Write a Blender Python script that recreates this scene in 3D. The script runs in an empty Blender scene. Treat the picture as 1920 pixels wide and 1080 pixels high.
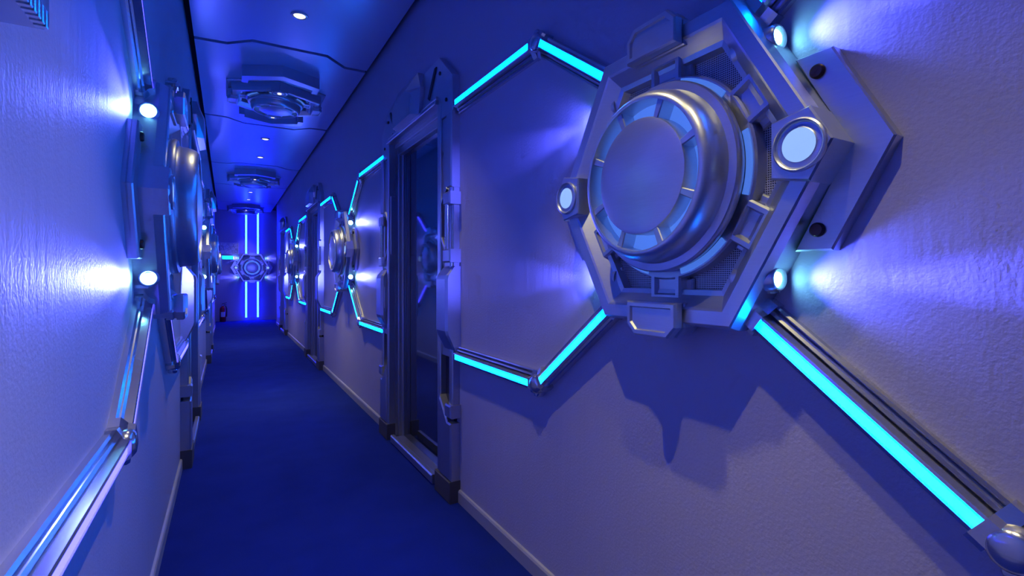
import bpy, math, random
from mathutils import Matrix, Vector
random.seed(4)
scene = bpy.context.scene
C = scene.collection

# ------------------------------------------------------------------ camera, world, exposure
F = 930.0
YAW = math.atan((960 - 426) / F)
cam_d = bpy.data.cameras.new('camera')
cam_d.sensor_width = 36.0
cam_d.lens = F * 36.0 / 1920.0
cam_d.shift_y = -22.0 / 1920.0
cam_d.clip_start = 0.01
cam = bpy.data.objects.new('camera', cam_d)
C.objects.link(cam)
cam.location = (0, 0, 1.10)
cam.rotation_euler = (math.pi / 2, 0, -YAW)
scene.camera = cam

world = bpy.data.worlds.new('world')
scene.world = world
world.use_nodes = True
world.node_tree.nodes['Background'].inputs[0].default_value = (0.02, 0.03, 0.10, 1)
world.node_tree.nodes['Background'].inputs[1].default_value = 0.2
vs = scene.view_settings
vs.view_transform = 'Standard'
vs.look = 'None'
vs.exposure = 0.0
vs.gamma = 1.0
vs.use_curve_mapping = False

scene.cycles.max_bounces = 5
scene.cycles.diffuse_bounces = 4
scene.cycles.glossy_bounces = 3
scene.cycles.transmission_bounces = 1
scene.cycles.use_adaptive_sampling = True
scene.cycles.adaptive_threshold = 0.10
scene.cycles.adaptive_min_samples = 16
scene.cycles.use_denoising = True

DOWN_W = 205.0                    # each lamp of a ceiling hub
SMALL_W = 40.0                    # each recessed ceiling spot
DOWN_COL = (1.0, 0.85, 0.36)
BEAM_W = 46.0                     # its narrow core
SPOT_W = 10.0                      # each blue hub spot
SPOT_COL = (0.095, 0.105, 1.0)
LED_EMIT = ((0.0, 0.135, 1.0), 70.0)     # strips on the right wall
LED_SOFT = ((0.048, 0.042, 1.0), 9.0)     # strips on the left wall, behind milky covers
LED_END = ((0.0035, 0.012, 1.0), 85.0)

XR, XL = 0.985, -0.232            # wall planes
ZC = 2.72                         # underside of the ceiling panels
YB, YE = -2.4, 14.0               # back wall and end wall
YRW, YLW = 12.55, 12.35           # where the side walls stop at the cross corridor

# ------------------------------------------------------------------ materials
def new_mat(name):
    m = bpy.data.materials.new(name)
    m.use_nodes = True
    nt = m.node_tree
    b = nt.nodes['Principled BSDF']
    return m, nt, b

def add_bump(nt, b, scale, strength, dist=0.01, stretch=(1, 1, 1), detail=4.0):
    tc = nt.nodes.new('ShaderNodeTexCoord')
    mp = nt.nodes.new('ShaderNodeMapping')
    mp.inputs['Scale'].default_value = stretch
    nz = nt.nodes.new('ShaderNodeTexNoise')
    nz.inputs['Scale'].default_value = scale
    nz.inputs['Detail'].default_value = detail
    bp = nt.nodes.new('ShaderNodeBump')
    bp.inputs['Strength'].default_value = strength
    bp.inputs['Distance'].default_value = dist
    nt.links.new(tc.outputs['Object'], mp.inputs['Vector'])
    nt.links.new(mp.outputs['Vector'], nz.inputs['Vector'])
    nt.links.new(nz.outputs['Fac'], bp.inputs['Height'])
    nt.links.new(bp.outputs['Normal'], b.inputs['Normal'])
    return nz, mp, bp

def plain(name, col, metallic=0.0, rough=0.5, bump=None):
    m, nt, b = new_mat(name)
    b.inputs['Base Color'].default_value = (*col, 1)
    b.inputs['Metallic'].default_value = metallic
    b.inputs['Roughness'].default_value = rough
    if bump:
        add_bump(nt, b, *bump)
    return m

def emitter(name, col, strength, base=(0.3, 0.35, 0.5)):
    m, nt, b = new_mat(name)
    b.inputs['Base Color'].default_value = (*base, 1)
    b.inputs['Roughness'].default_value = 0.35
    b.inputs['Emission Color'].default_value = (*col, 1)
    b.inputs['Emission Strength'].default_value = strength
    return m

def metal(name, col, rough, streak=0.12):
    m, nt, b = new_mat(name)
    b.inputs['Metallic'].default_value = 0.90
    tc = nt.nodes.new('ShaderNodeTexCoord')
    mp = nt.nodes.new('ShaderNodeMapping')
    mp.inputs['Scale'].default_value = (7, 130, 20)
    nz = nt.nodes.new('ShaderNodeTexNoise')
    nz.inputs['Scale'].default_value = 3.0
    nz.inputs['Detail'].default_value = 3.0
    nt.links.new(tc.outputs['Object'], mp.inputs['Vector'])
    nt.links.new(mp.outputs['Vector'], nz.inputs['Vector'])
    mr = nt.nodes.new('ShaderNodeMapRange')
    mr.inputs['To Min'].default_value = rough - streak / 2
    mr.inputs['To Max'].default_value = rough + streak / 2
    nt.links.new(nz.outputs['Fac'], mr.inputs['Value'])
    nt.links.new(mr.outputs['Result'], b.inputs['Roughness'])
    cr = nt.nodes.new('ShaderNodeMix')
    cr.data_type = 'RGBA'
    cr.inputs['A'].default_value = (*[c * 0.93 for c in col], 1)
    cr.inputs['B'].default_value = (*[min(1, c * 1.07) for c in col], 1)
    nt.links.new(nz.outputs['Fac'], cr.inputs['Factor'])
    nt.links.new(cr.outputs['Result'], b.inputs['Base Color'])
    bp = nt.nodes.new('ShaderNodeBump')
    bp.inputs['Strength'].default_value = 0.04
    bp.inputs['Distance'].default_value = 0.002
    nt.links.new(nz.outputs['Fac'], bp.inputs['Height'])
    nt.links.new(bp.outputs['Normal'], b.inputs['Normal'])
    return m

def wall_material():
    m, nt, b = new_mat('pearl_wall_paint')
    b.inputs['Metallic'].default_value = 0.10
    b.inputs['Specular IOR Level'].default_value = 0.3
    b.inputs['Roughness'].default_value = 0.52
    tc = nt.nodes.new('ShaderNodeTexCoord')
    # vertical roller strokes and stipple
    mp = nt.nodes.new('ShaderNodeMapping')
    mp.inputs['Scale'].default_value = (26, 26, 2.2)
    n1 = nt.nodes.new('ShaderNodeTexNoise')
    n1.inputs['Scale'].default_value = 1.0
    n1.inputs['Detail'].default_value = 5.0
    n2 = nt.nodes.new('ShaderNodeTexNoise')
    n2.inputs['Scale'].default_value = 130.0
    n2.inputs['Detail'].default_value = 3.0
    n3 = nt.nodes.new('ShaderNodeTexNoise')
    n3.inputs['Scale'].default_value = 1.6
    n3.inputs['Detail'].default_value = 3.0
    nt.links.new(tc.outputs['Object'], mp.inputs['Vector'])
    nt.links.new(mp.outputs['Vector'], n1.inputs['Vector'])
    nt.links.new(tc.outputs['Object'], n2.inputs['Vector'])
    nt.links.new(tc.outputs['Object'], n3.inputs['Vector'])
    ad = nt.nodes.new('ShaderNodeMath')
    ad.operation = 'MULTIPLY_ADD'
    ad.inputs[1].default_value = 0.55
    nt.links.new(n2.outputs['Fac'], ad.inputs[0])
    nt.links.new(n1.outputs['Fac'], ad.inputs[2])
    bp = nt.nodes.new('ShaderNodeBump')
    bp.inputs['Strength'].default_value = 0.4
    bp.inputs['Distance'].default_value = 0.004
    nt.links.new(ad.outputs[0], bp.inputs['Height'])
    nt.links.new(bp.outputs['Normal'], b.inputs['Normal'])
    cr = nt.nodes.new('ShaderNodeMix')
    cr.data_type = 'RGBA'
    cr.inputs['A'].default_value = (0.43, 0.40, 0.53, 1)
    cr.inputs['B'].default_value = (0.51, 0.48, 0.61, 1)
    nt.links.new(n3.outputs['Fac'], cr.inputs['Factor'])
    nt.links.new(cr.outputs['Result'], b.inputs['Base Color'])
    return m

def mesh_material():
    m, nt, b = new_mat('perforated_speaker_mesh')
    b.inputs['Metallic'].default_value = 0.7
    b.inputs['Roughness'].default_value = 0.4
    tc = nt.nodes.new('ShaderNodeTexCoord')
    sx = nt.nodes.new('ShaderNodeSeparateXYZ')
    nt.links.new(tc.outputs['Object'], sx.inputs[0])
    outs = []
    for k, ax in enumerate('XY'):
        mu = nt.nodes.new('ShaderNodeMath'); mu.operation = 'MULTIPLY'
        mu.inputs[1].default_value = 2 * math.pi / (0.0048)
        nt.links.new(sx.outputs[ax], mu.inputs[0])
        si = nt.nodes.new('ShaderNodeMath'); si.operation = 'SINE'
        nt.links.new(mu.outputs[0], si.inputs[0])
        outs.append(si)
    pr = nt.nodes.new('ShaderNodeMath'); pr.operation = 'ADD'
    nt.links.new(outs[0].outputs[0], pr.inputs[0])
    nt.links.new(outs[1].outputs[0], pr.inputs[1])
    gt = nt.nodes.new('ShaderNodeMapRange')
    gt.inputs['From Min'].default_value = 0.1
    gt.inputs['From Max'].default_value = 0.7
    nt.links.new(pr.outputs[0], gt.inputs['Value'])
    mx = nt.nodes.new('ShaderNodeMix'); mx.data_type = 'RGBA'
    mx.inputs['A'].default_value = (0.60, 0.60, 0.62, 1)
    mx.inputs['B'].default_value = (0.06, 0.06, 0.09, 1)
    nt.links.new(gt.outputs['Result'], mx.inputs['Factor'])
    nt.links.new(mx.outputs['Result'], b.inputs['Base Color'])
    bp = nt.nodes.new('ShaderNodeBump')
    bp.invert = True
    bp.inputs['Strength'].default_value = 0.5
    bp.inputs['Distance'].default_value = 0.002
    nt.links.new(gt.outputs['Result'], bp.inputs['Height'])
    nt.links.new(bp.outputs['Normal'], b.inputs['Normal'])
    return m

def carpet_material():
    m, nt, b = new_mat('dark_carpet')
    b.inputs['Roughness'].default_value = 0.95
    b.inputs['Specular IOR Level'].default_value = 0.1
    nz, mp, bp = add_bump(nt, b, 420.0, 0.6, 0.006)
    n2 = nt.nodes.new('ShaderNodeTexNoise')
    n2.inputs['Scale'].default_value = 5.0
    n2.inputs['Detail'].default_value = 6.0
    tc = nt.nodes.new('ShaderNodeTexCoord')
    nt.links.new(tc.outputs['Object'], n2.inputs['Vector'])
    cr = nt.nodes.new('ShaderNodeMix'); cr.data_type = 'RGBA'
    cr.inputs['A'].default_value = (0.006, 0.018, 0.20, 1)
    cr.inputs['B'].default_value = (0.012, 0.030, 0.32, 1)
    nt.links.new(n2.outputs['Fac'], cr.inputs['Factor'])
    nt.links.new(cr.outputs['Result'], b.inputs['Base Color'])
    return m

def notice_material():
    m, nt, b = new_mat('printed_plan')
    b.inputs['Roughness'].default_value = 0.3
    tc = nt.nodes.new('ShaderNodeTexCoord')
    br = nt.nodes.new('ShaderNodeTexVoronoi')
    br.inputs['Scale'].default_value = 14.0
    br.feature = 'DISTANCE_TO_EDGE'
    nt.links.new(tc.outputs['Object'], br.inputs['Vector'])
    cr = nt.nodes.new('ShaderNodeValToRGB')
    cr.color_ramp.elements[0].position = 0.02
    cr.color_ramp.elements[0].color = (0.45, 0.45, 0.5, 1)
    cr.color_ramp.elements[1].position = 0.08
    cr.color_ramp.elements[1].color = (0.8, 0.8, 0.82, 1)
    nt.links.new(br.outputs['Distance'], cr.inputs['Fac'])
    nt.links.new(cr.outputs['Color'], b.inputs['Base Color'])
    return m

M = dict(
    wall=wall_material(),
    carpet=carpet_material(),
    ceil=plain('satin_ceiling_panel', (0.56, 0.62, 0.88), 0.45, 0.30, (9.0, 0.06, 0.01)),
    black=plain('black_gap', (0.006, 0.006, 0.012), 0.0, 0.8),
    base=plain('skirting_paint', (0.46, 0.45, 0.50), 0.2, 0.4),
    metal=metal('silver_hub_paint', (0.60, 0.62, 0.70), 0.35),
    frame=metal('silver_frame_paint', (0.54, 0.55, 0.62), 0.34),
    chrome=metal('bright_channel_metal', (0.66, 0.66, 0.70), 0.20, 0.06),
    dark=plain('dark_pocket', (0.03, 0.03, 0.05), 0.3, 0.5),
    rubber=plain('dark_foot', (0.09, 0.085, 0.10), 0.2, 0.6),
    screw=plain('dark_bronze_screw', (0.10, 0.06, 0.06), 0.8, 0.35),
    door=plain('glossy_dark_door', (0.16, 0.18, 0.26), 0.85, 0.045),
    mesh=mesh_material(),
    glassblue=emitter('blue_window_plastic', (0.09, 0.25, 1.0), 0.72, (0.06, 0.12, 0.35)),
    slot=emitter('blue_slot_light', (0.09, 0.26, 1.0), 0.6, (0.08, 0.15, 0.4)),
    lamp=emitter('round_lamp_cover', (0.30, 0.52, 1.0), 0.9, (0.12, 0.16, 0.3)),
    downlens=emitter('downlight_lens', (1.0, 0.96, 0.60), 1.8),
    spotlens=emitter('spot_lens', (0.22, 0.75, 1.0), 40.0),
    led=emitter('cyan_led_strip', *LED_EMIT),
    ledsoft=emitter('lilac_led_strip', *LED_SOFT),
    ledend=emitter('pale_blue_led_strip', *LED_END),
    red=plain('red_enamel', (0.35, 0.01, 0.03), 0.0, 0.3),
    white=plain('white_plastic', (0.7, 0.7, 0.72), 0.0, 0.4),
    plan=notice_material(),
    exit=emitter('green_lit_sign', (0.0, 0.75, 0.62), 1.3),
    blackplastic=plain('black_plastic', (0.02, 0.02, 0.025), 0.0, 0.4),
)

for k in ('glassblue', 'slot', 'lamp', 'downlens', 'exit'):
    M[k].cycles.emission_sampling = 'NONE'      # faint glows: no need to be sampled as lamps

# ------------------------------------------------------------------ mesh helpers
class MB:
    def __init__(s, sc=None):
        s.v = []; s.f = []; s.sc = sc
    def add(s, vs_, fs_):
        o = len(s.v)
        s.v += [tuple(p) for p in vs_]
        s.f += [tuple(i + o for i in f) for f in fs_]
        return s
    def mesh(s, name, mat, smooth=None):
        if s.sc:
            s.v = [(u * s.sc[0], v * s.sc[0], d * s.sc[1]) for u, v, d in s.v]
        me = bpy.data.meshes.new(name)
        me.from_pydata(s.v, [], s.f)
        me.validate()
        import bmesh
        bm = bmesh.new(); bm.from_mesh(me)
        bmesh.ops.recalc_face_normals(bm, faces=bm.faces)
        bm.to_mesh(me); bm.free()
        me.materials.append(M[mat])
        if smooth:
            me.polygons.foreach_set('use_smooth', [True] * len(me.polygons))
            me.set_sharp_from_angle(angle=math.radians(smooth))
        me.update()
        return me

def inset(pts, a):
    n = len(pts); out = []
    area = sum(pts[i][0] * pts[(i + 1) % n][1] - pts[(i + 1) % n][0] * pts[i][1] for i in range(n))
    sg = 1 if area > 0 else -1
    for i in range(n):
        p0, p1, p2 = pts[i - 1], pts[i], pts[(i + 1) % n]
        d1 = (p1[0] - p0[0], p1[1] - p0[1]); d2 = (p2[0] - p1[0], p2[1] - p1[1])
        l1 = math.hypot(*d1) or 1; l2 = math.hypot(*d2) or 1
        n1 = (-d1[1] / l1 * sg, d1[0] / l1 * sg); n2 = (-d2[1] / l2 * sg, d2[0] / l2 * sg)
        k = 1 + n1[0] * n2[0] + n1[1] * n2[1]
        k = max(k, 0.25)
        out.append((p1[0] + a * (n1[0] + n2[0]) / k, p1[1] + a * (n1[1] + n2[1]) / k))
    return out

def rings(mb, rs, cap0=True, cap1=True):
    n = len(rs[0]); v = [p for r in rs for p in r]; f = []
    for k in range(len(rs) - 1):
        for i in range(n):
            j = (i + 1) % n
            f.append((k * n + i, k * n + j, (k + 1) * n + j, (k + 1) * n + i))
    if cap0: f.append(tuple(range(n))[::-1])
    if cap1: f.append(tuple((len(rs) - 1) * n + i for i in range(n)))
    return mb.add(v, f)

def prism(mb, pts, d0, d1, ch=0.0, panel=None):
    """polygon raised from d0 to d1, chamfered front edge, optional sunk panel (inset, depth)"""
    rs = [[(u, v, d0) for u, v in pts]]
    if ch:
        rs.append([(u, v, d1 - ch) for u, v in pts])
        top = inset(pts, ch)
    else:
        top = pts
    rs.append([(u, v, d1) for u, v in top])
    if panel:
        a, dep = panel
        t2 = inset(top, a); t3 = inset(top, a + abs(dep) * 0.6)
        rs.append([(u, v, d1) for u, v in t2])
        rs.append([(u, v, d1 - dep) for u, v in t3])
    return rings(mb, rs)

def rect(u0, u1, v0, v1):
    return [(u0, v0), (u1, v0), (u1, v1), (u0, v1)]

def box(mb, u0, u1, v0, v1, d0, d1, ch=0.0, panel=None):
    return prism(mb, rect(u0, u1, v0, v1), d0, d1, ch, panel)

def lathe(mb, prof, seg=48, cu=0, cv=0, phase=0.0, cap0=False, cap1=True, axis='d', org=(0, 0, 0), flip=1):
    rs = []
    for r, d in prof:
        ring = []
        for i in range(seg):
            a = phase + 2 * math.pi * i / seg
            x, y = r * math.cos(a), r * math.sin(a)
            if axis == 'd': ring.append((cu + x, cv + y, d))
            elif axis == 'u': ring.append((org[0] + flip * d, org[1] + x, org[2] + y))
            else: ring.append((org[0] + x, org[1] + flip * d, org[2] + y))
        rs.append(ring)
    return rings(mb, rs, cap0, cap1)

def sector(mb, r0, r1, a0, a1, d0, d1, n=8, ch=0.0):
    pts = [(r1 * math.cos(a0 + (a1 - a0) * i / n), r1 * math.sin(a0 + (a1 - a0) * i / n)) for i in range(n + 1)]
    pts += [(r0 * math.cos(a1 - (a1 - a0) * i / n), r0 * math.sin(a1 - (a1 - a0) * i / n)) for i in range(n + 1)]
    # faces as quads so concave caps stay clean
    top = inset(pts, ch) if ch else pts
    m = len(pts)
    v = [(u, w, d0) for u, w in pts] + [(u, w, d1 - ch) for u, w in pts] + [(u, w, d1) for u, w in top]
    f = []
    for k in range(2):
        for i in range(m):
            j = (i + 1) % m
            f.append((k * m + i, k * m + j, (k + 1) * m + j, (k + 1) * m + i))
    for i in range(n):
        f.append((2 * m + i, 2 * m + i + 1, 2 * m + m - 2 - i, 2 * m + m - 1 - i))
        f.append((m - 1 - i, m - 2 - i, i + 1, i))
    return mb.add(v, f)

def bar(mb, A, B, prof, wdir, cap=True):
    """cross-section prof [(w, d)] swept from A to B in the wall plane; wdir is the unit w axis"""
    rs = []
    for P in (A, B):
        rs.append([(P[0] + wdir[0] * w, P[1] + wdir[1] * w, d) for w, d in prof])
    return rings(mb, rs, cap, cap)

def rot2(pts, a, cu=0, cv=0):
    c, s = math.cos(a), math.sin(a)
    return [(cu + u * c - v * s, cv + u * s + v * c) for u, v in pts]

# ------------------------------------------------------------------ object helpers
def thing(name, label=None, cat=None, mat4=None, group=None, kind=None):
    o = bpy.data.objects.new(name, None)
    o.empty_display_size = 0.05
    C.objects.link(o)
    if mat4 is not None: o.matrix_world = mat4
    tag(o, label, cat, group, kind)
    return o

def tag(o, label=None, cat=None, group=None, kind=None):
    if label: o['label'] = label
    if cat: o['category'] = cat
    if group: o['group'] = group
    if kind: o['kind'] = kind
    return o

def put(name, me, parent=None, label=None):
    o = bpy.data.objects.new(name, me)
    C.objects.link(o)
    if parent: o.parent = parent
    if label: o['label'] = label
    return o

def frame_mat(org, u, v, d):
    m = Matrix.Identity(4)
    for i in range(3):
        m[i][0], m[i][1], m[i][2], m[i][3] = u[i], v[i], d[i], org[i]
    return m

def on_right(Y, z, out=0.0): return frame_mat((XR - out, Y, z), (0, -1, 0), (0, 0, 1), (-1, 0, 0))
def on_left(Y, z, out=0.0): return frame_mat((XL + out, Y, z), (0, 1, 0), (0, 0, 1), (1, 0, 0))
def on_end(X, z): return frame_mat((X, YE, z), (1, 0, 0), (0, 0, 1), (0, -1, 0))
def on_ceiling(X, Y, drop=0.0): return frame_mat((X, Y, ZC - drop), (0, 1, 0), (1, 0, 0), (0, 0, -1))

# ------------------------------------------------------------------ layout
HUB_R = [0.865, 4.80, 8.74]
HUB_L = [2.03, 5.96, 9.89]
DOOR_R = [2.86, 6.79, 10.72]
DOOR_L = [4.02, 7.95]
HUB_C = [0.67, 4.90, 9.13, 13.30]
Z0 = 1.335
DW = 0.46          # half width of a door opening
DH = 1.99          # its height

# ------------------------------------------------------------------ structure
def flat_wall(name, X, thick, y0, y1, doors, ztop=2.95):
    mb = MB()
    x0, x1 = sorted((X, X + thick))
    cuts = []
    for c in doors: cuts += [(c - DW, c + DW)]
    cur = y0
    def bx(a, b, z0, z1):
        v = [(x, y, z) for z in (z0, z1) for y in (a, b) for x in (x0, x1)]
        mb.add(v, [(0, 1, 3, 2), (4, 6, 7, 5), (0, 2, 6, 4), (1, 5, 7, 3), (0, 4, 5, 1), (2, 3, 7, 6)])
    for a, b in cuts:
        bx(cur, a, 0, ztop); bx(a, b, DH, ztop); cur = b
    bx(cur, y1, 0, ztop)
    return tag(put(name, mb.mesh(name, 'wall')), kind='structure')

def block(name, mat, x0, x1, y0, y1, z0, z1):
    mb = MB()
    v = [(x, y, z) for z in (z0, z1) for y in (y0, y1) for x in (x0, x1)]
    mb.add(v, [(0, 1, 3, 2), (4, 6, 7, 5), (0, 2, 6, 4), (1, 5, 7, 3), (0, 4, 5, 1), (2, 3, 7, 6)])
    return tag(put(name, mb.mesh(name, mat)), kind='structure')

tag(flat_wall('wall_right', XR, 0.16, YB, YRW, DOOR_R), 'pearl purple painted wall carrying the large hub on the right', 'wall')
tag(flat_wall('wall_left', XL, -0.16, YB, YLW, DOOR_L), 'pearl painted wall close beside the camera on the left', 'wall')
tag(block('wall_end', 'wall', -1.7, 2.6, YE, YE + 0.12, 0, 2.95), 'blue lit wall closing the far end of the corridor', 'wall')
tag(block('wall_back', 'wall', XL - 0.16, XR + 0.16, YB - 0.12, YB, 0, 2.95), 'wall behind the camera', 'wall')
tag(block('wall_side_left', 'wall', -1.82, -1.7, YLW, YE + 0.12, 0, 2.95), 'side wall of the cross corridor, left', 'wall')
tag(block('wall_side_right', 'wall', 2.6, 2.72, YRW - 0.4, YE + 0.12, 0, 2.95), 'side wall of the cross corridor, right', 'wall')
tag(block('wall_return_left', 'wall', -1.82, XL - 0.16, YLW - 0.16, YLW, 0, 2.95), 'wall turning left into the cross corridor', 'wall')
tag(block('wall_return_right', 'wall', XR + 0.16, 2.72, YRW - 0.16, YRW, 0, 2.95), 'wall turning right into the cross corridor', 'wall')
tag(block('floor', 'carpet', -1.82, 2.72, YB - 0.1, YE + 0.12, -0.08, 0.0), 'dark blue grey carpet floor running down the corridor', 'floor')

# ceiling: dark deck with satin panels hung under it; seams bend around every ceiling hub
ceil = tag(block('ceiling', 'black', -1.82, 2.72, YB - 0.1, YE + 0.12, ZC + 0.06, ZC + 0.16), 'dark ceiling deck with satin panels divided by zigzag seams', 'ceiling')
PX0, PX1 = -0.195, 0.955
def seam(y, s):
    return [(PX0, y), (0.0, y + 0.015 * s), (0.15, y + 0.145 * s), (0.64, y + 0.145 * s), (0.79, y), (PX1, y)]
seams = [(-2.38, 0)]
for c in HUB_C[:3]:
    seams += [(c - 0.91, -1), (c + 0.91, 1)]
seams += [(HUB_C[3] - 0.91, -1), (13.99, 0)]
for k in range(len(seams) - 1):
    a = [(x, y + 0.022) for x, y in seam(*seams[k])]
    b = [(x, y - 0.022) for x, y in seam(*seams[k + 1])]
    pts = a + b[::-1]
    n = len(pts)
    mb = MB()
    v = [(x, y, ZC) for x, y in pts] + [(x, y, ZC + 0.03) for x, y in pts]
    f = [(i, (i + 1) % n, n + (i + 1) % n, n + i) for i in range(n)]
    h = len(a)
    for i in range(h - 1):
        f.append((i, i + 1, n - 2 - i, n - 1 - i))
        f.append((n + i, n + n - 1 - i, n + n - 2 - i, n + i + 1))
    mb.add(v, f)
    put('panel', mb.mesh('panel', 'ceil'), ceil)

# skirting, between the door frames
def skirting(name, side, segs):
    mb = MB()
    prof = [(0, 0), (0.012, 0), (0.012, 0.052), (0.008, 0.060), (0, 0.062)]
    X, s = (XR, -1) if side == 'r' else (XL, 1)
    for a, b in segs:
        rs = [[(X + s * x, y, z) for x, z in prof] for y in (a, b)]
        rings(mb, rs)
    return tag(put(name, mb.mesh(name, 'base')), kind='structure')
def gaps(y0, y1, doors, h=0.63):
    out = []; cur = y0
    for c in doors:
        out.append((cur, c - h)); cur = c + h
    out.append((cur, y1)); return out
tag(skirting('baseboard_right', 'r', gaps(YB, YRW, DOOR_R)), 'low painted skirting along the right wall', 'skirting')
tag(skirting('baseboard_left', 'l', gaps(YB, YLW, DOOR_L)), 'low painted skirting along the left wall', 'skirting')
tag(block('baseboard_end', 'base', -1.7, 2.6, YE - 0.012, YE, 0, 0.10), 'skirting along the foot of the end wall', 'skirting')
tag(block('trim_1', 'base', XR - 0.012, XR + 0.165, YRW, YRW + 0.02, 0, ZC), 'pale corner trim where the right wall ends', 'trim')
tag(block('trim_2', 'base', XL - 0.165, XL + 0.012, YLW, YLW + 0.02, 0, ZC), 'pale corner trim where the left wall ends', 'trim')

# ------------------------------------------------------------------ hub
HM = {}
def hub_meshes():
    rad = math.radians
    # hexagonal frame, vertices at 0, 60, ... degrees
    mb = MB((0.98, 1.18))
    prof = [(0.414, 0.0), (0.412, 0.048), (0.404, 0.066), (0.400, 0.069), (0.366, 0.069), (0.360, 0.066), (0.328, 0.044), (0.314, 0.041), (0.312, 0.012)]
    lathe(mb, prof, 6, cap0=False, cap1=False)
    HM['hex_frame'] = mb.mesh('hex_frame', 'metal')
    mb = MB((0.98, 1.18)); lathe(mb, [(0.318, 0.0), (0.318, 0.020)], 6)
    HM['speaker_mesh'] = mb.mesh('speaker_mesh', 'mesh')
    # struts
    for k in range(6):
        a = rad(30 + 60 * k)
        mb = MB((0.98, 1.18))
        pts = rot2(rect(0.225, 0.300, -0.048, 0.048), a)
        prism(mb, pts, 0.012, 0.050, 0.004, (0.010, 0.010))
        pts = rot2(rect(0.245, 0.29, -0.064, 0.064), a)
        prism(mb, pts, 0.012, 0.030, 0.003)
        HM['strut%d' % k] = mb.mesh('strut', 'metal')
    # round body
    mb = MB((0.98, 1.18))
    lathe(mb, [(0.248, 0.012), (0.248, 0.046), (0.244, 0.050), (0.222, 0.050), (0.218, 0.046), (0.214, 0.050), (0.214, 0.058)], 72, cap1=False)
    HM['base_ring'] = mb.mesh('base_ring', 'metal', 35)
    for k in range(6):
        mb = MB((0.98, 1.18))
        sector(mb, 0.226, 0.240, rad(60 * k - 17), rad(60 * k + 17), 0.046, 0.0525, 12)
        HM['slot%d' % k] = mb.mesh('light_slot', 'slot')
    mb = MB((0.98, 1.18))
    prof = [(0.214, 0.056), (0.228, 0.058), (0.230, 0.062), (0.230, 0.072), (0.226, 0.077), (0.209, 0.079), (0.207, 0.083)]
    for i in range(9):
        t = math.pi / 2 * i / 8
        prof.append((0.182 + 0.024 * math.cos(t), 0.088 + 0.040 * math.sin(t)))
    prof += [(0.179, 0.127), (0.178, 0.123), (0.176, 0.082)]
    lathe(mb, prof, 72, cap1=False)
    HM['dome_ring'] = mb.mesh('dome_ring', 'metal', 40)
    mb = MB((0.98, 1.18))
    prof = [(0.140, 0.080), (0.140, 0.119), (0.138, 0.123), (0.134, 0.124)]
    for i in range(1, 9):
        r = 0.134 * (1 - i / 8.0)
        prof.append((max(r, 0.002), 0.124 + 0.010 * (1 - (r / 0.134) ** 2)))
    lathe(mb, prof, 64)
    HM['dome'] = mb.mesh('dome', 'metal', 40)
    for k in range(8):
        mb = MB((0.98, 1.18)); sector(mb, 0.138, 0.179, rad(45 * k + 22.5 + 3), rad(45 * k + 22.5 + 42), 0.078, 0.090, 8)
        HM['window%d' % k] = mb.mesh('window', 'glassblue')
        mb = MB((0.98, 1.18)); sector(mb, 0.137, 0.181, rad(45 * k + 22.5 - 3.2), rad(45 * k + 22.5 + 3.2), 0.078, 0.1225, 2, 0.002)
        HM['divider%d' % k] = mb.mesh('divider', 'metal')
    # lamp boxes on the two side corners
    for s in (1, -1):
        pts = [(0.302, -0.054), (0.376, -0.068), (0.416, 0.0), (0.376, 0.068), (0.302, 0.054)]
        pts = [(s * u, v) for u, v in pts]
        mb = MB((0.98, 1.18)); prism(mb, pts, 0.012, 0.082, 0.003)
        HM['lampbox%d' % s] = mb.mesh('lamp_box', 'metal')
        mb = MB((0.98, 1.18)); lathe(mb, [(0.050, 0.080), (0.049, 0.086), (0.046, 0.0875), (0.043, 0.086), (0.041, 0.0825), (0.033, 0.0825), (0.031, 0.084)], 40, s * 0.358, 0, cap1=False)
        HM['bezel%d' % s] = mb.mesh('lamp_bezel', 'metal', 50)
        mb = MB((0.98, 1.18)); lathe(mb, [(0.032, 0.080), (0.031, 0.0845), (0.018, 0.0855), (0.001, 0.086)], 40, s * 0.358, 0)
        HM['lamp%d' % s] = mb.mesh('lamp_cover', 'lamp', 50)
        mb = MB((0.98, 1.18)); lathe(mb, [(0.039, 0.080), (0.036, 0.084), (0.018, 0.0845)], 32, s * 0.358, 0, cap1=True)
        HM['bezcap%d' % s] = mb.mesh('lamp_plate', 'metal', 50)
        mb = MB((0.98, 1.18)); lathe(mb, [(0.017, 0.083), (0.015, 0.088), (0.001, 0.090)], 24, s * 0.358, 0)
        HM['dlens%d' % s] = mb.mesh('downlight_lens', 'downlens', 50)
        # wall wings
        pts = [(0.24, -0.187), (0.370, -0.187), (0.470, 0), (0.370, 0.187), (0.24, 0.187)]
        mb = MB(); prism(mb, [(s * u, v) for u, v in pts], 0.0, 0.014, 0.002)
        pts = [(0.300, -0.187), (0.370, -0.187), (0.470, 0), (0.370, 0.187), (0.300, 0.187), (0.400, 0)]
        n = len(pts)
        pp = [(s * u, v) for u, v in pts]
        top = inset(pp, 0.003)
        v = [(u, w, 0.010) for u, w in pp] + [(u, w, 0.022) for u, w in pp] + [(u, w, 0.026) for u, w in top]
        f = []
        for k in range(2):
            for i in range(n):
                j = (i + 1) % n
                f.append((k * n + i, k * n + j, (k + 1) * n + j, (k + 1) * n + i))
        f += [(2 * n, 2 * n + 1, 2 * n + 2, 2 * n + 5), (2 * n + 5, 2 * n + 2, 2 * n + 3, 2 * n + 4)]
        mb.add(v, f)
        HM['wing%d' % s] = mb.mesh('wing_plate', 'metal')
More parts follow.
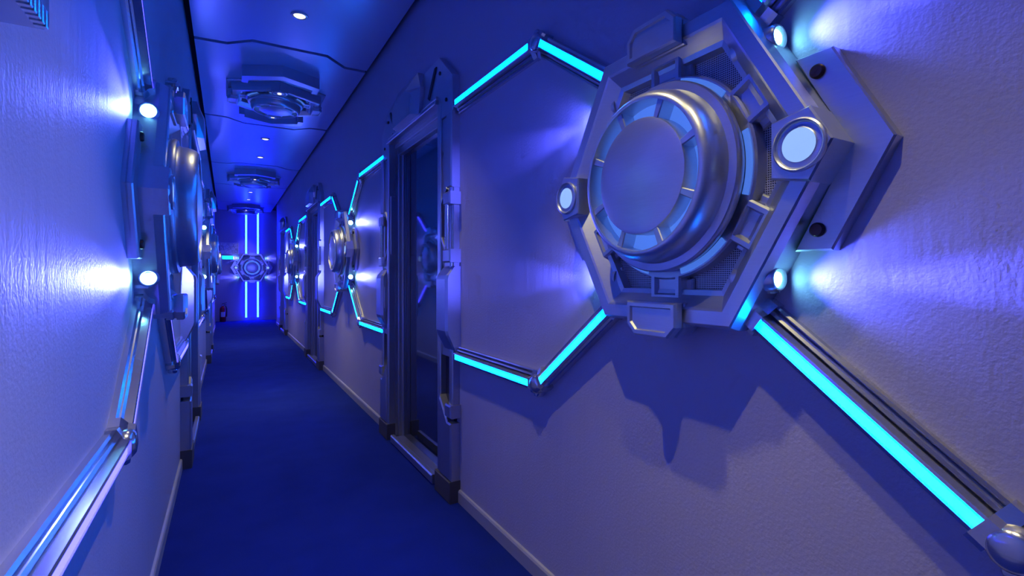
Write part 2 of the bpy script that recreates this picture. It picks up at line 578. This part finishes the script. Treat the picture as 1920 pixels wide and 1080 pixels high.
        # ceiling wings: deep chevrons held off the panel
        outer = [(0.44, -0.28), (0.58, -0.28), (0.72, 0), (0.58, 0.28), (0.44, 0.28), (0.44, 0.235), (0.52, 0.235), (0.635, 0), (0.52, -0.235), (0.44, -0.235)]
        pp = [(s * u, v) for u, v in outer]
        n = len(pp)
        v = [(u, w, 0.0) for u, w in pp] + [(u, w, 0.086) for u, w in pp]
        f = [(i, (i + 1) % n, n + (i + 1) % n, n + i) for i in range(n)]
        for q in ((0, 1, 8, 9), (1, 2, 7, 8), (2, 3, 6, 7), (3, 4, 5, 6)):
            f.append(tuple(n + i for i in q)); f.append(q[::-1])
        mb = MB(); mb.add(v, f)
        HM['cwing%d' % s] = mb.mesh('wing_plate', 'metal')
        for t in (1, -1):
            mb = MB()
            lathe(mb, [(0.0135, 0.024), (0.0135, 0.031), (0.011, 0.034), (0.002, 0.0345)], 20, s * 0.345, t * 0.148)
            HM['screw%d%d' % (s, t)] = mb.mesh('screw', 'screw', 40)
            # spot housing: short barrel lying along u
            mb = MB()
            lathe(mb, [(0.024, -0.085), (0.026, -0.02), (0.026, 0.006), (0.023, 0.010), (0.020, 0.010), (0.0135, 0.003)], 28, axis='u', org=(s * 0.268, t * 0.240, 0.036), flip=s, cap0=True, cap1=False)
            box(mb, *sorted((s * 0.18, s * 0.255)), t * 0.240 - 0.03, t * 0.240 + 0.03, 0.0, 0.036, 0.004)
            HM['nozzle%d%d' % (s, t)] = mb.mesh('spot_housing', 'metal', 40)
            mb = MB()
            lathe(mb, [(0.0138, 0.002), (0.013, 0.006), (0.008, 0.009), (0.001, 0.010)], 24, axis='u', org=(s * 0.268, t * 0.240, 0.036), flip=s)
            HM['slens%d%d' % (s, t)] = mb.mesh('spot_lens', 'spotlens', 50)
    # top and bottom tabs: a front plate, a groove and a rear plate
    for t in (1, -1):
        pts = [(-0.080, 0.302), (0.080, 0.302), (0.080, 0.360), (0.054, 0.387), (-0.054, 0.387), (-0.080, 0.360)]
        pts = [(u, t * v) for u, v in pts]
        mb = MB((0.98, 1.18))
        prism(mb, inset(pts, 0.006), 0.020, 0.080)
        prism(mb, pts, 0.050, 0.068, 0.003)
        HM['tabrear%d' % t] = mb.mesh('tab_back', 'metal')
        mb = MB((0.98, 1.18)); prism(mb, pts, 0.074, 0.094, 0.004, (0.009, 0.005))
        HM['tab%d' % t] = mb.mesh('tab', 'metal')
    # small bolts on the inner frame
    for k, a in enumerate((141, 158)):
        mb = MB((0.98, 1.18)); lathe(mb, [(0.007, 0.02), (0.007, 0.050), (0.005, 0.053), (0.001, 0.054)], 14, 0.290 * math.cos(rad(a)), 0.290 * math.sin(rad(a)))
        HM['bolt%d' % k] = mb.mesh('bolt', 'metal', 40)
    mb = MB((0.98, 1.18)); lathe(mb, [(0.455, 0.0), (0.455, 0.008), (0.44, 0.014)], 6)
    HM['cbox'] = mb.mesh('mount_box', 'metal')
hub_meshes()

spot_d = bpy.data.lights.new('blue_spot', 'SPOT')
spot_d.energy = SPOT_W
spot_d.color = SPOT_COL
spot_d.spot_size = math.radians(84)
spot_d.spot_blend = 1.0
spot_d.shadow_soft_size = 0.012
beam_d = bpy.data.lights.new('blue_beam', 'SPOT')
beam_d.energy = BEAM_W
beam_d.color = SPOT_COL
beam_d.spot_size = math.radians(22)
beam_d.spot_blend = 1.0
beam_d.shadow_soft_size = 0.012
down_d = bpy.data.lights.new('warm_downlight', 'SPOT')
down_d.energy = DOWN_W
down_d.color = DOWN_COL
down_d.spot_size = math.radians(66)
down_d.spot_blend = 0.8
down_d.shadow_soft_size = 0.022
small_d = down_d.copy()
small_d.name = 'recessed_downlight'
small_d.energy = SMALL_W

def aim(o, direction):
    q = Vector(direction).normalized().to_track_quat('-Z', 'Y')
    return q

def make_hub(name, label, m4, group, kind='wall', spots=True, warm=True):
    r = thing(name, label, 'ceiling fixture' if kind == 'ceiling' else 'wall hub', m4, group)
    fr = put('hex_frame', HM['hex_frame'], r)
    for k in range(2): put('bolt', HM['bolt%d' % k], fr)
    put('speaker_mesh', HM['speaker_mesh'], r, 'perforated metal mesh')
    for k in range(6): put('strut', HM['strut%d' % k], r)
    br = put('base_ring', HM['base_ring'], r)
    for k in range(6): put('light_slot', HM['slot%d' % k], br, 'pale blue light slot')
    dr = put('dome_ring', HM['dome_ring'], r)
    for k in range(8):
        put('window', HM['window%d' % k], dr, 'pale blue translucent window')
        put('divider', HM['divider%d' % k], dr)
    put('dome', HM['dome'], r)
    for s in (1, -1):
        lb = put('lamp_box', HM['lampbox%d' % s], r)
        put('lamp_bezel', HM['bezel%d' % s], lb)
        if kind == 'ceiling':
            put('lamp_plate', HM['bezcap%d' % s], lb)
            put('downlight_lens', HM['dlens%d' % s], lb, 'glowing warm white lens')
            l = bpy.data.objects.new('warm_downlight', down_d if warm else small_d); C.objects.link(l)
            l.parent = r; l.location = (s * 0.358, 0, 0.10)
            l.rotation_euler = (math.pi, 0, 0)
            put('wing_plate', HM['cwing%d' % s], r)
        else:
            put('lamp_cover', HM['lamp%d' % s], lb, 'glowing pale blue round cover')
            w = put('wing_plate', HM['wing%d' % s], r)
            for t in (1, -1):
                sc = put('screw', HM['screw%d%d' % (s, t)], w, 'dark bronze screw')
        for t in (1, -1):
            if kind == 'ceiling': continue
            nz = put('spot_housing', HM['nozzle%d%d' % (s, t)], r)
            put('spot_lens', HM['slens%d%d' % (s, t)], nz, 'bright cyan white lens')
            if spots:
                l = bpy.data.objects.new('blue_spot', spot_d); C.objects.link(l)
                l.parent = r; l.location = (s * 0.284, t * 0.240, 0.036)
                l.rotation_mode = 'QUATERNION'
                l.rotation_quaternion = aim(l, (s, 0.0, -0.10))
                l = bpy.data.objects.new('blue_beam', beam_d); C.objects.link(l)
                l.parent = r; l.location = (s * 0.284, t * 0.240, 0.036)
                l.rotation_mode = 'QUATERNION'
                l.rotation_quaternion = aim(l, (s, 0.0, -0.06))
    for t in (1, -1):
        tb = put('tab_back', HM['tabrear%d' % t], r)
        put('tab', HM['tab%d' % t], r)
    if kind == 'ceiling': put('mount_box', HM['cbox'], r)
    return r

ORD = ['nearest', 'middle', 'farthest']
for i, y in enumerate(HUB_R):
    lab = ['large silver hexagonal hub nearest the camera on the right wall',
           'silver hexagonal hub on the right wall between first and second doors',
           'farthest silver hexagonal hub on the right wall, past the second door'][i]
    make_hub('wall_hub', lab, on_right(y, Z0), 'silver hexagonal hubs')
for i, y in enumerate(HUB_L):
    lab = ['silver hexagonal hub seen edge on, nearest on the left wall',
           'second silver hexagonal hub along the left wall, after the first left door',
           'farthest silver hexagonal hub along the left wall'][i]
    make_hub('wall_hub', lab, on_left(y, Z0), 'silver hexagonal hubs')
HX = 0.538
make_hub('wall_hub', 'silver hexagonal hub facing the camera on the far end wall', on_end(HX, 1.313), 'silver hexagonal hubs')
for i, y in enumerate(HUB_C):
    lab = ['silver hexagonal fixture on the ceiling straight above the camera',
           'nearest silver hexagonal ceiling fixture with two warm spots',
           'second silver hexagonal ceiling fixture down the corridor',
           'farthest silver hexagonal ceiling fixture against the end wall'][i]
    make_hub('ceiling_hub', lab, on_ceiling(0.378, y), 'hexagonal ceiling fixtures', 'ceiling', warm=(i < 3))

# ------------------------------------------------------------------ light bars
PROF = [(-0.036, 0), (-0.036, 0.012), (-0.032, 0.017), (-0.027, 0.012), (-0.025, 0.008), (-0.022, 0.019), (-0.018, 0.024), (-0.014, 0.020), (-0.0125, 0.014),
        (-0.008, 0.040), (-0.003, 0.042), (-0.002, 0.036), (0.019, 0.036), (0.020, 0.042), (0.023, 0.041), (0.026, 0.030), (0.033, 0.028), (0.036, 0.024), (0.036, 0)]
COLL = [(-0.040, 0), (-0.040, 0.022), (-0.030, 0.028), (-0.018, 0.034), (-0.012, 0.048), (0.026, 0.048), (0.032, 0.036), (0.041, 0.034), (0.042, 0)]
CU, CV, HU, HV, DU = 0.615, 0.600, 0.205, 0.300, 1.345
AM = {}
def arm_meshes(sx, sy, mat, du):
    key = (sx, sy, mat, du)
    if key in AM: return AM[key]
    vo = -0.012
    c = (sx * CU, sy * CV + vo); h = (sx * HU, sy * HV); e = (sx * du, sy * CV + vo)
    out = []
    dd = Vector((c[0] - h[0], c[1] - h[1])).normalized()
    wd = Vector((-dd.y, dd.x))
    if wd.y * sy < 0: wd = -wd
    c1 = (c[0] - dd.x * 0.018, c[1] - dd.y * 0.018)
    c2 = (c[0] + sx * 0.018, c[1])
    for A, B, w in ((h, c1, wd), (c2, e, Vector((0, sy)))):
        mb = MB(); bar(mb, A, B, PROF, w)
        t = Vector((B[0] - A[0], B[1] - A[1])).normalized()
        s0 = 0.048 if A is h else 0.014
        if A is h:
            bar(mb, A, (A[0] + t.x * 0.045, A[1] + t.y * 0.045), COLL, w)
        A2 = (A[0] + t.x * s0, A[1] + t.y * s0); B2 = (B[0] - t.x * 0.014, B[1] - t.y * 0.014)
        mb2 = MB(); bar(mb2, A2, B2, [(-0.0015, 0.034), (-0.0015, 0.0395), (0.001, 0.0405), (0.016, 0.0405), (0.0185, 0.0395), (0.0185, 0.034)], w)
        out.append((mb.mesh('channel', 'chrome'), mb2.mesh('diffuser', mat)))
    # corner joint: two collars and a round knuckle
    mb = MB()
    bar(mb, (c1[0] - dd.x * 0.022, c1[1] - dd.y * 0.022), (c1[0] + dd.x * 0.004, c1[1] + dd.y * 0.004), COLL, wd)
    bar(mb, (c2[0] - sx * 0.004, c2[1]), (c2[0] + sx * 0.022, c2[1]), COLL, Vector((0, sy)))
    kc = (c[0] + sx * 0.0, c[1] + sy * 0.004)
    lathe(mb, [(0.034, 0.0), (0.034, 0.034), (0.030, 0.046), (0.022, 0.052), (0.010, 0.054), (0.001, 0.054)], 28, kc[0], kc[1])
    k2 = (c[0], c[1] + sy * 0.036)
    lathe(mb, [(0.013, 0.006), (0.016, 0.012), (0.016, 0.034), (0.012, 0.040), (0.001, 0.041)], 18, k2[0], k2[1])
    out.append(mb.mesh('corner_joint', 'chrome', 40))
    AM[key] = out
    return out

def make_arm(label, m4, sx, sy, mat, group, du=DU):
    a, b, j = arm_meshes(sx, sy, mat, du)
    r = thing('light_bar', label, 'light bar', m4, group)
    for ch, df in (a, b):
        c_ = put('channel', ch, r)
        put('diffuser', df, c_, 'glowing strip')
    put('corner_joint', j, r)
    return r

NB = {('r', 0, 1): 'toward the camera', ('r', 0, -1): 'to first right door',
      ('r', 1, 1): 'back to first right door', ('r', 1, -1): 'to second right door',
      ('r', 2, 1): 'back to second right door', ('r', 2, -1): 'to third right door',
      ('l', 0, -1): 'toward the camera', ('l', 0, 1): 'to first left door',
      ('l', 1, -1): 'back to first left door', ('l', 1, 1): 'to second left door',
      ('l', 2, -1): 'back to second left door', ('l', 2, 1): 'toward the end wall'}
for side, hubs in (('r', HUB_R), ('l', HUB_L)):
    for i, y in enumerate(hubs):
        for sx in (1, -1):
            for sy in (1, -1):
                lab = '%s %s light bar from the %s %s hub %s' % (
                    'upper' if sy > 0 else 'lower', 'cyan' if side == 'r' else 'lilac', ORD[i], 'right wall' if side == 'r' else 'left wall', NB[(side, i, sx)])
                m4 = on_right(y, Z0) if side == 'r' else on_left(y, Z0)
                make_arm(lab, m4, sx, sy, 'led' if side == 'r' else 'ledsoft', 'bent light bars beside the hubs')

# straight tubes on the end wall
for sx in (1, -1):
    for sy in (1, -1):
        u = 0.13 * sx
        A, B = ((u, 0.28), (u, ZC - 1.313 - 0.02)) if sy > 0 else ((u, -0.28), (u, 0.075 - 1.313))
        r = thing('light_tube', '%s vertical pale blue light tube on the end wall, %s of the pair' % ('upper' if sy > 0 else 'lower', 'right' if sx > 0 else 'left'), 'light tube', on_end(HX, 1.313), 'vertical light tubes on the end wall')
        mb = MB(); bar(mb, A, B, [(-0.032, 0), (-0.032, 0.02), (-0.024, 0.03), (0.024, 0.03), (0.032, 0.02), (0.032, 0)], Vector((1, 0)))
        c_ = put('channel', mb.mesh('channel', 'chrome'), r)
        mb = MB(); bar(mb, A, B, [(-0.023, 0.028), (-0.02, 0.038), (-0.008, 0.044), (0.008, 0.044), (0.02, 0.038), (0.023, 0.028)], Vector((1, 0)))
        put('diffuser', mb.mesh('diffuser', 'ledend', 50), c_, 'glowing pale blue tube')

# ------------------------------------------------------------------ doors
DM = {}
def door_meshes():
    # leaf, sunk behind the wall face
    mb = MB(); box(mb, -DW, DW, 0.02, DH, -0.075, -0.055)
    DM['leaf'] = mb.mesh('door_leaf', 'door')
    for t in (1, -1):
        mb = MB()
        prism(mb, rect(*sorted((t * (DW - 0.045), t * (DW + 0.005))), 0.0, DH), -0.06, -0.045, 0.003)
        prism(mb, rect(*sorted((t * (DW - 0.025), t * (DW + 0.005))), 0.0, DH), -0.05, -0.022, 0.003)
        prism(mb, rect(*sorted((t * (DW - 0.010), t * (DW + 0.005))), 0.0, DH), -0.03, 0.0, 0.003)
        DM['casing%d' % t] = mb.mesh('casing', 'frame')
    mb = MB()
    box(mb, -DW, DW, DH - 0.07, DH + 0.005, -0.06, -0.02, 0.003)
    box(mb, -DW, DW, DH - 0.03, DH + 0.005, -0.05, 0.0, 0.003)
    DM['head_casing'] = mb.mesh('head_casing', 'frame')
    mb = MB(); box(mb, -DW + 0.03, DW - 0.03, 0.0, 0.020, -0.06, -0.004, 0.003); box(mb, -DW + 0.08, DW - 0.08, 0.004, 0.052, 0.026, 0.052, 0.006)
    DM['sill'] = mb.mesh('sill', 'frame')
    # header plate
    mb = MB()
    half = [(0.0, 1.985), (0.46, 1.985), (0.46, 1.90), (0.628, 1.90), (0.628, 2.085), (0.455, 2.228), (0.235, 2.222), (0.205, 2.19), (0.0, 2.19)]
    for t in (1, -1):
        p = [(t * u, v) for u, v in half]
        n = len(p)
        v = [(u, w, 0.0) for u, w in p] + [(u, w, 0.034) for u, w in p] + [(u, w, 0.038) for u, w in inset(p, 0.003)]
        f = []
        for k in range(2):
            for i in range(n):
                j = (i + 1) % n
                if {i, j} == {0, n - 1}: continue
                f.append((k * n + i, k * n + j, (k + 1) * n + j, (k + 1) * n + i))
        o = 2 * n
        f += [(o + 0, o + 1, o + 7, o + 8), (o + 1, o + 2, o + 3, o + 4), (o + 1, o + 4, o + 5, o + 6), (o + 1, o + 6, o + 7)]
        mb.add(v, f)
    DM['header'] = mb.mesh('header', 'frame')
    # lintel trims under the header
    mb = MB()
    box(mb, -0.45, 0.45, 1.985, 2.008, 0.030, 0.060, 0.004)
    box(mb, -0.44, 0.44, 2.016, 2.030, 0.030, 0.050, 0.003)
    DM['lintel'] = mb.mesh('lintel_trim', 'frame')
    # protruding centre block with facets
    base = [(-0.205, 2.005), (0.205, 2.005), (0.235, 2.145), (0.190, 2.240), (-0.190, 2.240), (-0.235, 2.145)]
    front = [(-0.165, 2.010), (0.165, 2.010), (0.175, 2.125), (0.080, 2.165), (-0.080, 2.165), (-0.175, 2.125)]
    mb = MB()
    rings(mb, [[(u, v, 0.030) for u, v in base], [(u, v, 0.060) for u, v in base], [(u, v, 0.100) for u, v in front]])
    DM['block'] = mb.mesh('header_block', 'frame')
    for t in (1, -1):
        mb = MB(); prism(mb, [(t * u, v) for u, v in [(0.300, 2.060), (0.322, 2.045), (0.415, 2.165), (0.425, 2.190), (0.400, 2.190)]], 0.036, 0.044, 0.002)
        DM['slash%d' % t] = mb.mesh('slanted_bar', 'dark')
        for k, (u, v) in enumerate(((0.47, 2.14), (0.555, 1.98), (0.36, 2.03))):
            mb = MB(); lathe(mb, [(0.010, 0.036), (0.010, 0.042), (0.007, 0.044), (0.001, 0.044)], 12, t * u, v)
            DM['scr%d%d' % (t, k)] = mb.mesh('screw', 'screw')
        # jamb plate with notched inner edge, down to the dark pocket
        j = [(0.628, 0.70), (0.628, 1.90), (0.475, 1.90), (0.475, 1.745), (0.535, 1.70), (0.440, 1.635), (0.440, 1.25), (0.515, 1.12), (0.472, 1.01), (0.485, 0.70)]
        p = [(t * u, v) for u, v in j]
        n = len(p)
        v = [(u, w, 0.0) for u, w in p] + [(u, w, 0.028) for u, w in p] + [(u, w, 0.032) for u, w in inset(p, 0.003)]
        f = []
        for k in range(2):
            for i in range(n):
                jj = (i + 1) % n
                f.append((k * n + i, k * n + jj, (k + 1) * n + jj, (k + 1) * n + i))
        o = 2 * n
        f += [(o + 1, o + 2, o + 3, o + 4), (o + 1, o + 4, o + 5), (o + 1, o + 5, o + 6, o + 7), (o + 1, o + 7, o + 0), (o + 7, o + 8, o + 0), (o + 8, o + 9, o + 0)]
        mb = MB(); mb.add(v, f)
        DM['jamb%d' % t] = mb.mesh('jamb_plate', 'frame')
        # inner strip that frames the opening the whole way up
        mb = MB(); box(mb, *sorted((t * 0.445, t * 0.487)), 0.10, 1.985, 0.0, 0.044, 0.005)
        DM['strip%d' % t] = mb.mesh('inner_strip', 'frame')
        # armour pieces along the outer edge
        mb = MB(); box(mb, *sorted((t * 0.572, t * 0.634)), 1.535, 1.905, 0.0, 0.047, 0.006)
        DM['rail%d' % t] = mb.mesh('upper_rail', 'frame')
        mb = MB(); box(mb, *sorted((t * 0.560, t * 0.646)), 1.450, 1.512, 0.0, 0.060, 0.006)
        DM['conn_a%d' % t] = mb.mesh('connector_block', 'frame')
        mb = MB(); box(mb, *sorted((t * 0.560, t * 0.646)), 1.168, 1.232, 0.0, 0.060, 0.006)
        DM['conn_b%d' % t] = mb.mesh('connector_block', 'frame')
        for k, dd in enumerate((0.022, 0.048)):
            mb = MB()
            lathe(mb, [(0.0125, 0.0), (0.0125, 0.222)], 14, axis='v', org=(t * (0.612 if k == 0 else 0.59), 1.23, dd), cap0=True)
            DM['rod%d%d' % (k, t)] = mb.mesh('piston_rod', 'chrome', 40)
        mb = MB(); lathe(mb, [(0.011, 0.0), (0.011, 0.09)], 12, axis='v', org=(t * 0.604, 1.11, 0.03), cap0=True)
        lathe(mb, [(0.011, 0.0), (0.011, 0.05)], 12, axis='v', org=(t * 0.604, 1.50, 0.03), cap0=True)
        DM['pin%d' % t] = mb.mesh('pin', 'chrome', 40)
        # dark hex pocket beside the rods
        mb = MB()
        prism(mb, [(t * u, v) for u, v in [(0.488, 1.30), (0.556, 1.215), (0.556, 1.53), (0.488, 1.47)]], 0.030, 0.0345)
        DM['pocket%d' % t] = mb.mesh('pocket', 'dark')
        mb = MB()
        for vv in ((1.475, 0.487, 1.54, 0.556), (1.295, 0.487, 1.21, 0.556)):
            a_ = Vector((t * vv[1], vv[0])); b_ = Vector((t * vv[3], vv[2])); q = (b_ - a_).normalized(); w = Vector((-q.y, q.x))
            bar(mb, a_, b_, [(-0.006, 0.03), (-0.006, 0.040), (0.006, 0.040), (0.006, 0.03)], w)
        DM['lip%d' % t] = mb.mesh('pocket_lip', 'frame')
        # bulging armour: side profile (height, out) swept across u
        prof = [(0.735, 0.0), (0.735, 0.030), (0.815, 0.072), (0.835, 0.078), (1.085, 0.078), (1.105, 0.072), (1.150, 0.034), (1.150, 0.0)]
        mb = MB()
        rs = []
        for u, k in ((0.505, 0.80), (0.520, 1.0), (0.632, 1.0), (0.642, 0.85)):
            rs.append([(t * u, v, d * k) for v, d in prof])
        rings(mb, rs)
        DM['armour%d' % t] = mb.mesh('armour_plate', 'frame')
        mb = MB(); prism(mb, [(t * u, v) for u, v in [(0.492, 0.88), (0.515, 0.90), (0.515, 1.00), (0.492, 1.03)]], 0.02, 0.06, 0.003)
        DM['notch%d' % t] = mb.mesh('armour_notch', 'frame')
        # lower part: dark backing, slim post, bracket, boot
        mb = MB(); box(mb, *sorted((t * 0.487, t * 0.600)), 0.34, 0.72, 0.0, 0.012)
        DM['lowback%d' % t] = mb.mesh('lower_pocket', 'dark')
        mb = MB(); box(mb, *sorted((t * 0.590, t * 0.632)), 0.46, 0.74, 0.0, 0.040, 0.006)
        DM['post%d' % t] = mb.mesh('lower_post', 'frame')
        mb = MB(); box(mb, *sorted((t * 0.575, t * 0.648)), 0.412, 0.475, 0.0, 0.058, 0.007)
        DM['bracket%d' % t] = mb.mesh('bracket', 'frame')
        boot = [(0.480, 0.105), (0.636, 0.105), (0.636, 0.385), (0.590, 0.385), (0.486, 0.50)]
        mb = MB(); prism(mb, [(t * u, v) for u, v in boot], 0.0, 0.052, 0.007)
        DM['boot%d' % t] = mb.mesh('boot_plate', 'frame')
        mb = MB(); box(mb, *sorted((t * 0.440, t * 0.640)), 0.0, 0.105, 0.0, 0.058, 0.004)
        DM['foot%d' % t] = mb.mesh('foot', 'rubber')
door_meshes()

def make_door(n, label, m4):
    r = thing('door_%d' % n, label, 'door', m4, None, 'structure')
    put('door_leaf', DM['leaf'], r, 'glossy dark reflective leaf')
    put('head_casing', DM['head_casing'], r); put('sill', DM['sill'], r)
    hd = put('header', DM['header'], r)
    put('lintel_trim', DM['lintel'], r)
    put('header_block', DM['block'], r)
    for t in (1, -1):
        put('casing', DM['casing%d' % t], r)
        put('slanted_bar', DM['slash%d' % t], hd, 'dark slanted bar')
        for k in range(3): put('screw', DM['scr%d%d' % (t, k)], hd)
        jb = put('jamb_plate', DM['jamb%d' % t], r)
        for nm, key in (('inner_strip', 'strip'), ('upper_rail', 'rail'), ('connector_block', 'conn_a'), ('connector_block', 'conn_b'),
                        ('piston_rod', 'rod0'), ('piston_rod', 'rod1'), ('pin', 'pin'), ('pocket', 'pocket'), ('pocket_lip', 'lip'), ('armour_plate', 'armour'), ('armour_notch', 'notch')):
            put(nm, DM['%s%d' % (key, t)], jb)
        for nm, key in (('lower_pocket', 'lowback'), ('lower_post', 'post'), ('bracket', 'bracket'), ('boot_plate', 'boot'), ('foot', 'foot')):
            put(nm, DM['%s%d' % (key, t)], r)
    return r
dl = ['first right door, glossy dark leaf in a silver armoured frame', 'second right door in a silver armoured frame beyond the middle hub', 'third right door in a silver armoured frame near the end wall']
for i, y in enumerate(DOOR_R): make_door(i + 1, dl[i], on_right(y, 0))
dl = ['first left door in a silver armoured frame past the nearest left hub', 'second left door in a silver armoured frame farther down the left wall']
for i, y in enumerate(DOOR_L): make_door(i + 4, dl[i], on_left(y, 0))

# ------------------------------------------------------------------ recessed ceiling downlights
mb = MB(); lathe(mb, [(0.052, 0.0), (0.050, 0.006), (0.040, 0.008), (0.034, 0.003)], 32, cap1=False)
dl_ring = mb.mesh('trim_ring', 'metal', 40)
mb = MB(); lathe(mb, [(0.036, 0.001), (0.030, 0.006), (0.002, 0.007)], 28)
dl_lens = mb.mesh('lens', 'downlens', 40)
names = ['just behind the nearest ceiling seam above the camera', 'nearest in view, before the first zigzag seam', 'first after the nearest ceiling fixture', 'just before the second ceiling fixture',
         'first after the second ceiling fixture', 'just before the farthest ceiling fixture']
for k, y in enumerate((2.28, 3.33, 6.52, 7.55, 10.77, 11.83)):
    r = thing('downlight', 'small warm round ceiling spot, ' + names[k], 'downlight', on_ceiling(0.39, y), 'recessed ceiling spots')
    put('trim_ring', dl_ring, r); put('lens', dl_lens, r, 'glowing warm lens')
    l = bpy.data.objects.new('recessed_downlight', small_d); C.objects.link(l)
    l.parent = r; l.location = (0, 0, 0.02); l.rotation_euler = (math.pi, 0, 0)

# ------------------------------------------------------------------ end wall items
r = thing('notice_board', 'white printed plan on the end wall above the lit sign', 'notice', on_end(0.05, 1.78))
mb = MB(); box(mb, -0.20, 0.20, -0.145, 0.145, 0, 0.018, 0.003, (0.012, 0.004)); put('frame', mb.mesh('frame', 'white'), r)
mb = MB(); box(mb, -0.184, 0.184, -0.129, 0.129, 0.010, 0.0155); put('sheet', mb.mesh('sheet', 'plan'), r, 'printed sheet')
r = thing('lit_sign', 'glowing cyan green sign box under the white plan', 'sign', on_end(-0.005, 1.558))
mb = MB(); box(mb, -0.145, 0.145, -0.052, 0.052, 0, 0.035, 0.004); put('housing', mb.mesh('housing', 'white'), r)
mb = MB(); box(mb, -0.138, 0.138, -0.045, 0.045, 0.030, 0.040, 0.003); put('panel', mb.mesh('panel', 'exit'), r, 'glowing cyan green panel')

def up_lathe(prof, mat, org, smooth=40, seg=24):
    mb = MB(); lathe(mb, prof, seg, org[0], org[1], cap0=True); return mb.mesh('m', mat, smooth)
r = thing('fire_extinguisher', 'red fire extinguisher standing at the left foot of the end wall', 'extinguisher', Matrix.Translation((-0.09, YE - 0.12, 0)))
put('cylinder', up_lathe([(0.060, 0.0), (0.066, 0.008), (0.066, 0.30), (0.060, 0.335), (0.042, 0.360), (0.022, 0.372), (0.020, 0.385)], 'red', (0, 0)), r)
put('valve', up_lathe([(0.018, 0.38), (0.018, 0.415), (0.012, 0.42)], 'chrome', (0, 0)), r)
mb = MB()
def obox(x0, x1, y0, y1, z0, z1):
    v = [(x, y, z) for z in (z0, z1) for y in (y0, y1) for x in (x0, x1)]
    mb.add(v, [(0, 1, 3, 2), (4, 6, 7, 5), (0, 2, 6, 4), (1, 5, 7, 3), (0, 4, 5, 1), (2, 3, 7, 6)])
obox(-0.012, 0.075, -0.010, 0.010, 0.405, 0.415)
v = [(-0.012, -0.01, 0.43), (0.08, -0.01, 0.455), (0.08, 0.01, 0.455), (-0.012, 0.01, 0.43), (-0.012, -0.01, 0.44), (0.08, -0.01, 0.465), (0.08, 0.01, 0.465), (-0.012, 0.01, 0.44)]
mb.add(v, [(0, 3, 2, 1), (4, 5, 6, 7), (0, 1, 5, 4), (2, 3, 7, 6), (1, 2, 6, 5), (0, 4, 7, 3)])
obox(-0.012, 0.0, -0.010, 0.010, 0.405, 0.44)
put('handle', mb.mesh('handle', 'blackplastic'), r)
mb = MB()
path = [(0.02, -0.01, 0.40), (0.06, -0.02, 0.38), (0.080, -0.02, 0.32), (0.082, -0.015, 0.22), (0.078, -0.01, 0.12)]
rs = []
for p in path:
    rs.append([(p[0] + 0.010 * math.cos(a), p[1] + 0.010 * math.sin(a), p[2]) for a in [k * math.pi / 4 for k in range(8)]])
rings(mb, rs); put('hose', mb.mesh('hose', 'blackplastic', 50), r)
mb = MB()
pts = []
n = 10
for z in (0.12, 0.24):
    pts.append([(0.0668 * math.sin(-0.7 + 1.4 * i / n), -0.0668 * math.cos(-0.7 + 1.4 * i / n), z) for i in range(n + 1)])
v = pts[0] + pts[1]
mb.add(v, [(i, i + 1, n + 2 + i, n + 1 + i) for i in range(n)])
put('paper_label', mb.mesh('paper_label', 'white'), r, 'pale printed label')

# ------------------------------------------------------------------ bracket on the left wall beside the camera
r = thing('wall_bracket', 'small ribbed silver bracket high on the left wall beside the camera', 'bracket', on_left(0.70, 1.395))
mb = MB(); prism(mb, [(-0.30, 0.0), (0.094, 0.0), (0.100, 0.010), (0.100, 0.10), (-0.30, 0.10)], 0.0, 0.046, 0.004); put('body', mb.mesh('body', 'frame'), r)
for k in range(9):
    mb = MB(); box(mb, -0.03 + 0.0135 * k, -0.023 + 0.0135 * k, -0.002, 0.018, 0.036, 0.0485, 0.001); put('rib', mb.mesh('rib', 'chrome'), r)
for k in range(2):
    mb = MB(); lathe(mb, [(0.005, 0.0), (0.005, 0.006), (0.001, 0.008)], 12, axis='u', org=(0.099, 0.020 + 0.026 * k, 0.016 + 0.012 * k), cap0=True); put('screw', mb.mesh('screw', 'chrome', 40), r)
mb = MB(); box(mb, -0.20, 0.05, 0.040, 0.088, 0.046, 0.052, 0.0015); put('glow_panel', mb.mesh('glow_panel', 'ledsoft'), r, 'glowing lilac panel')
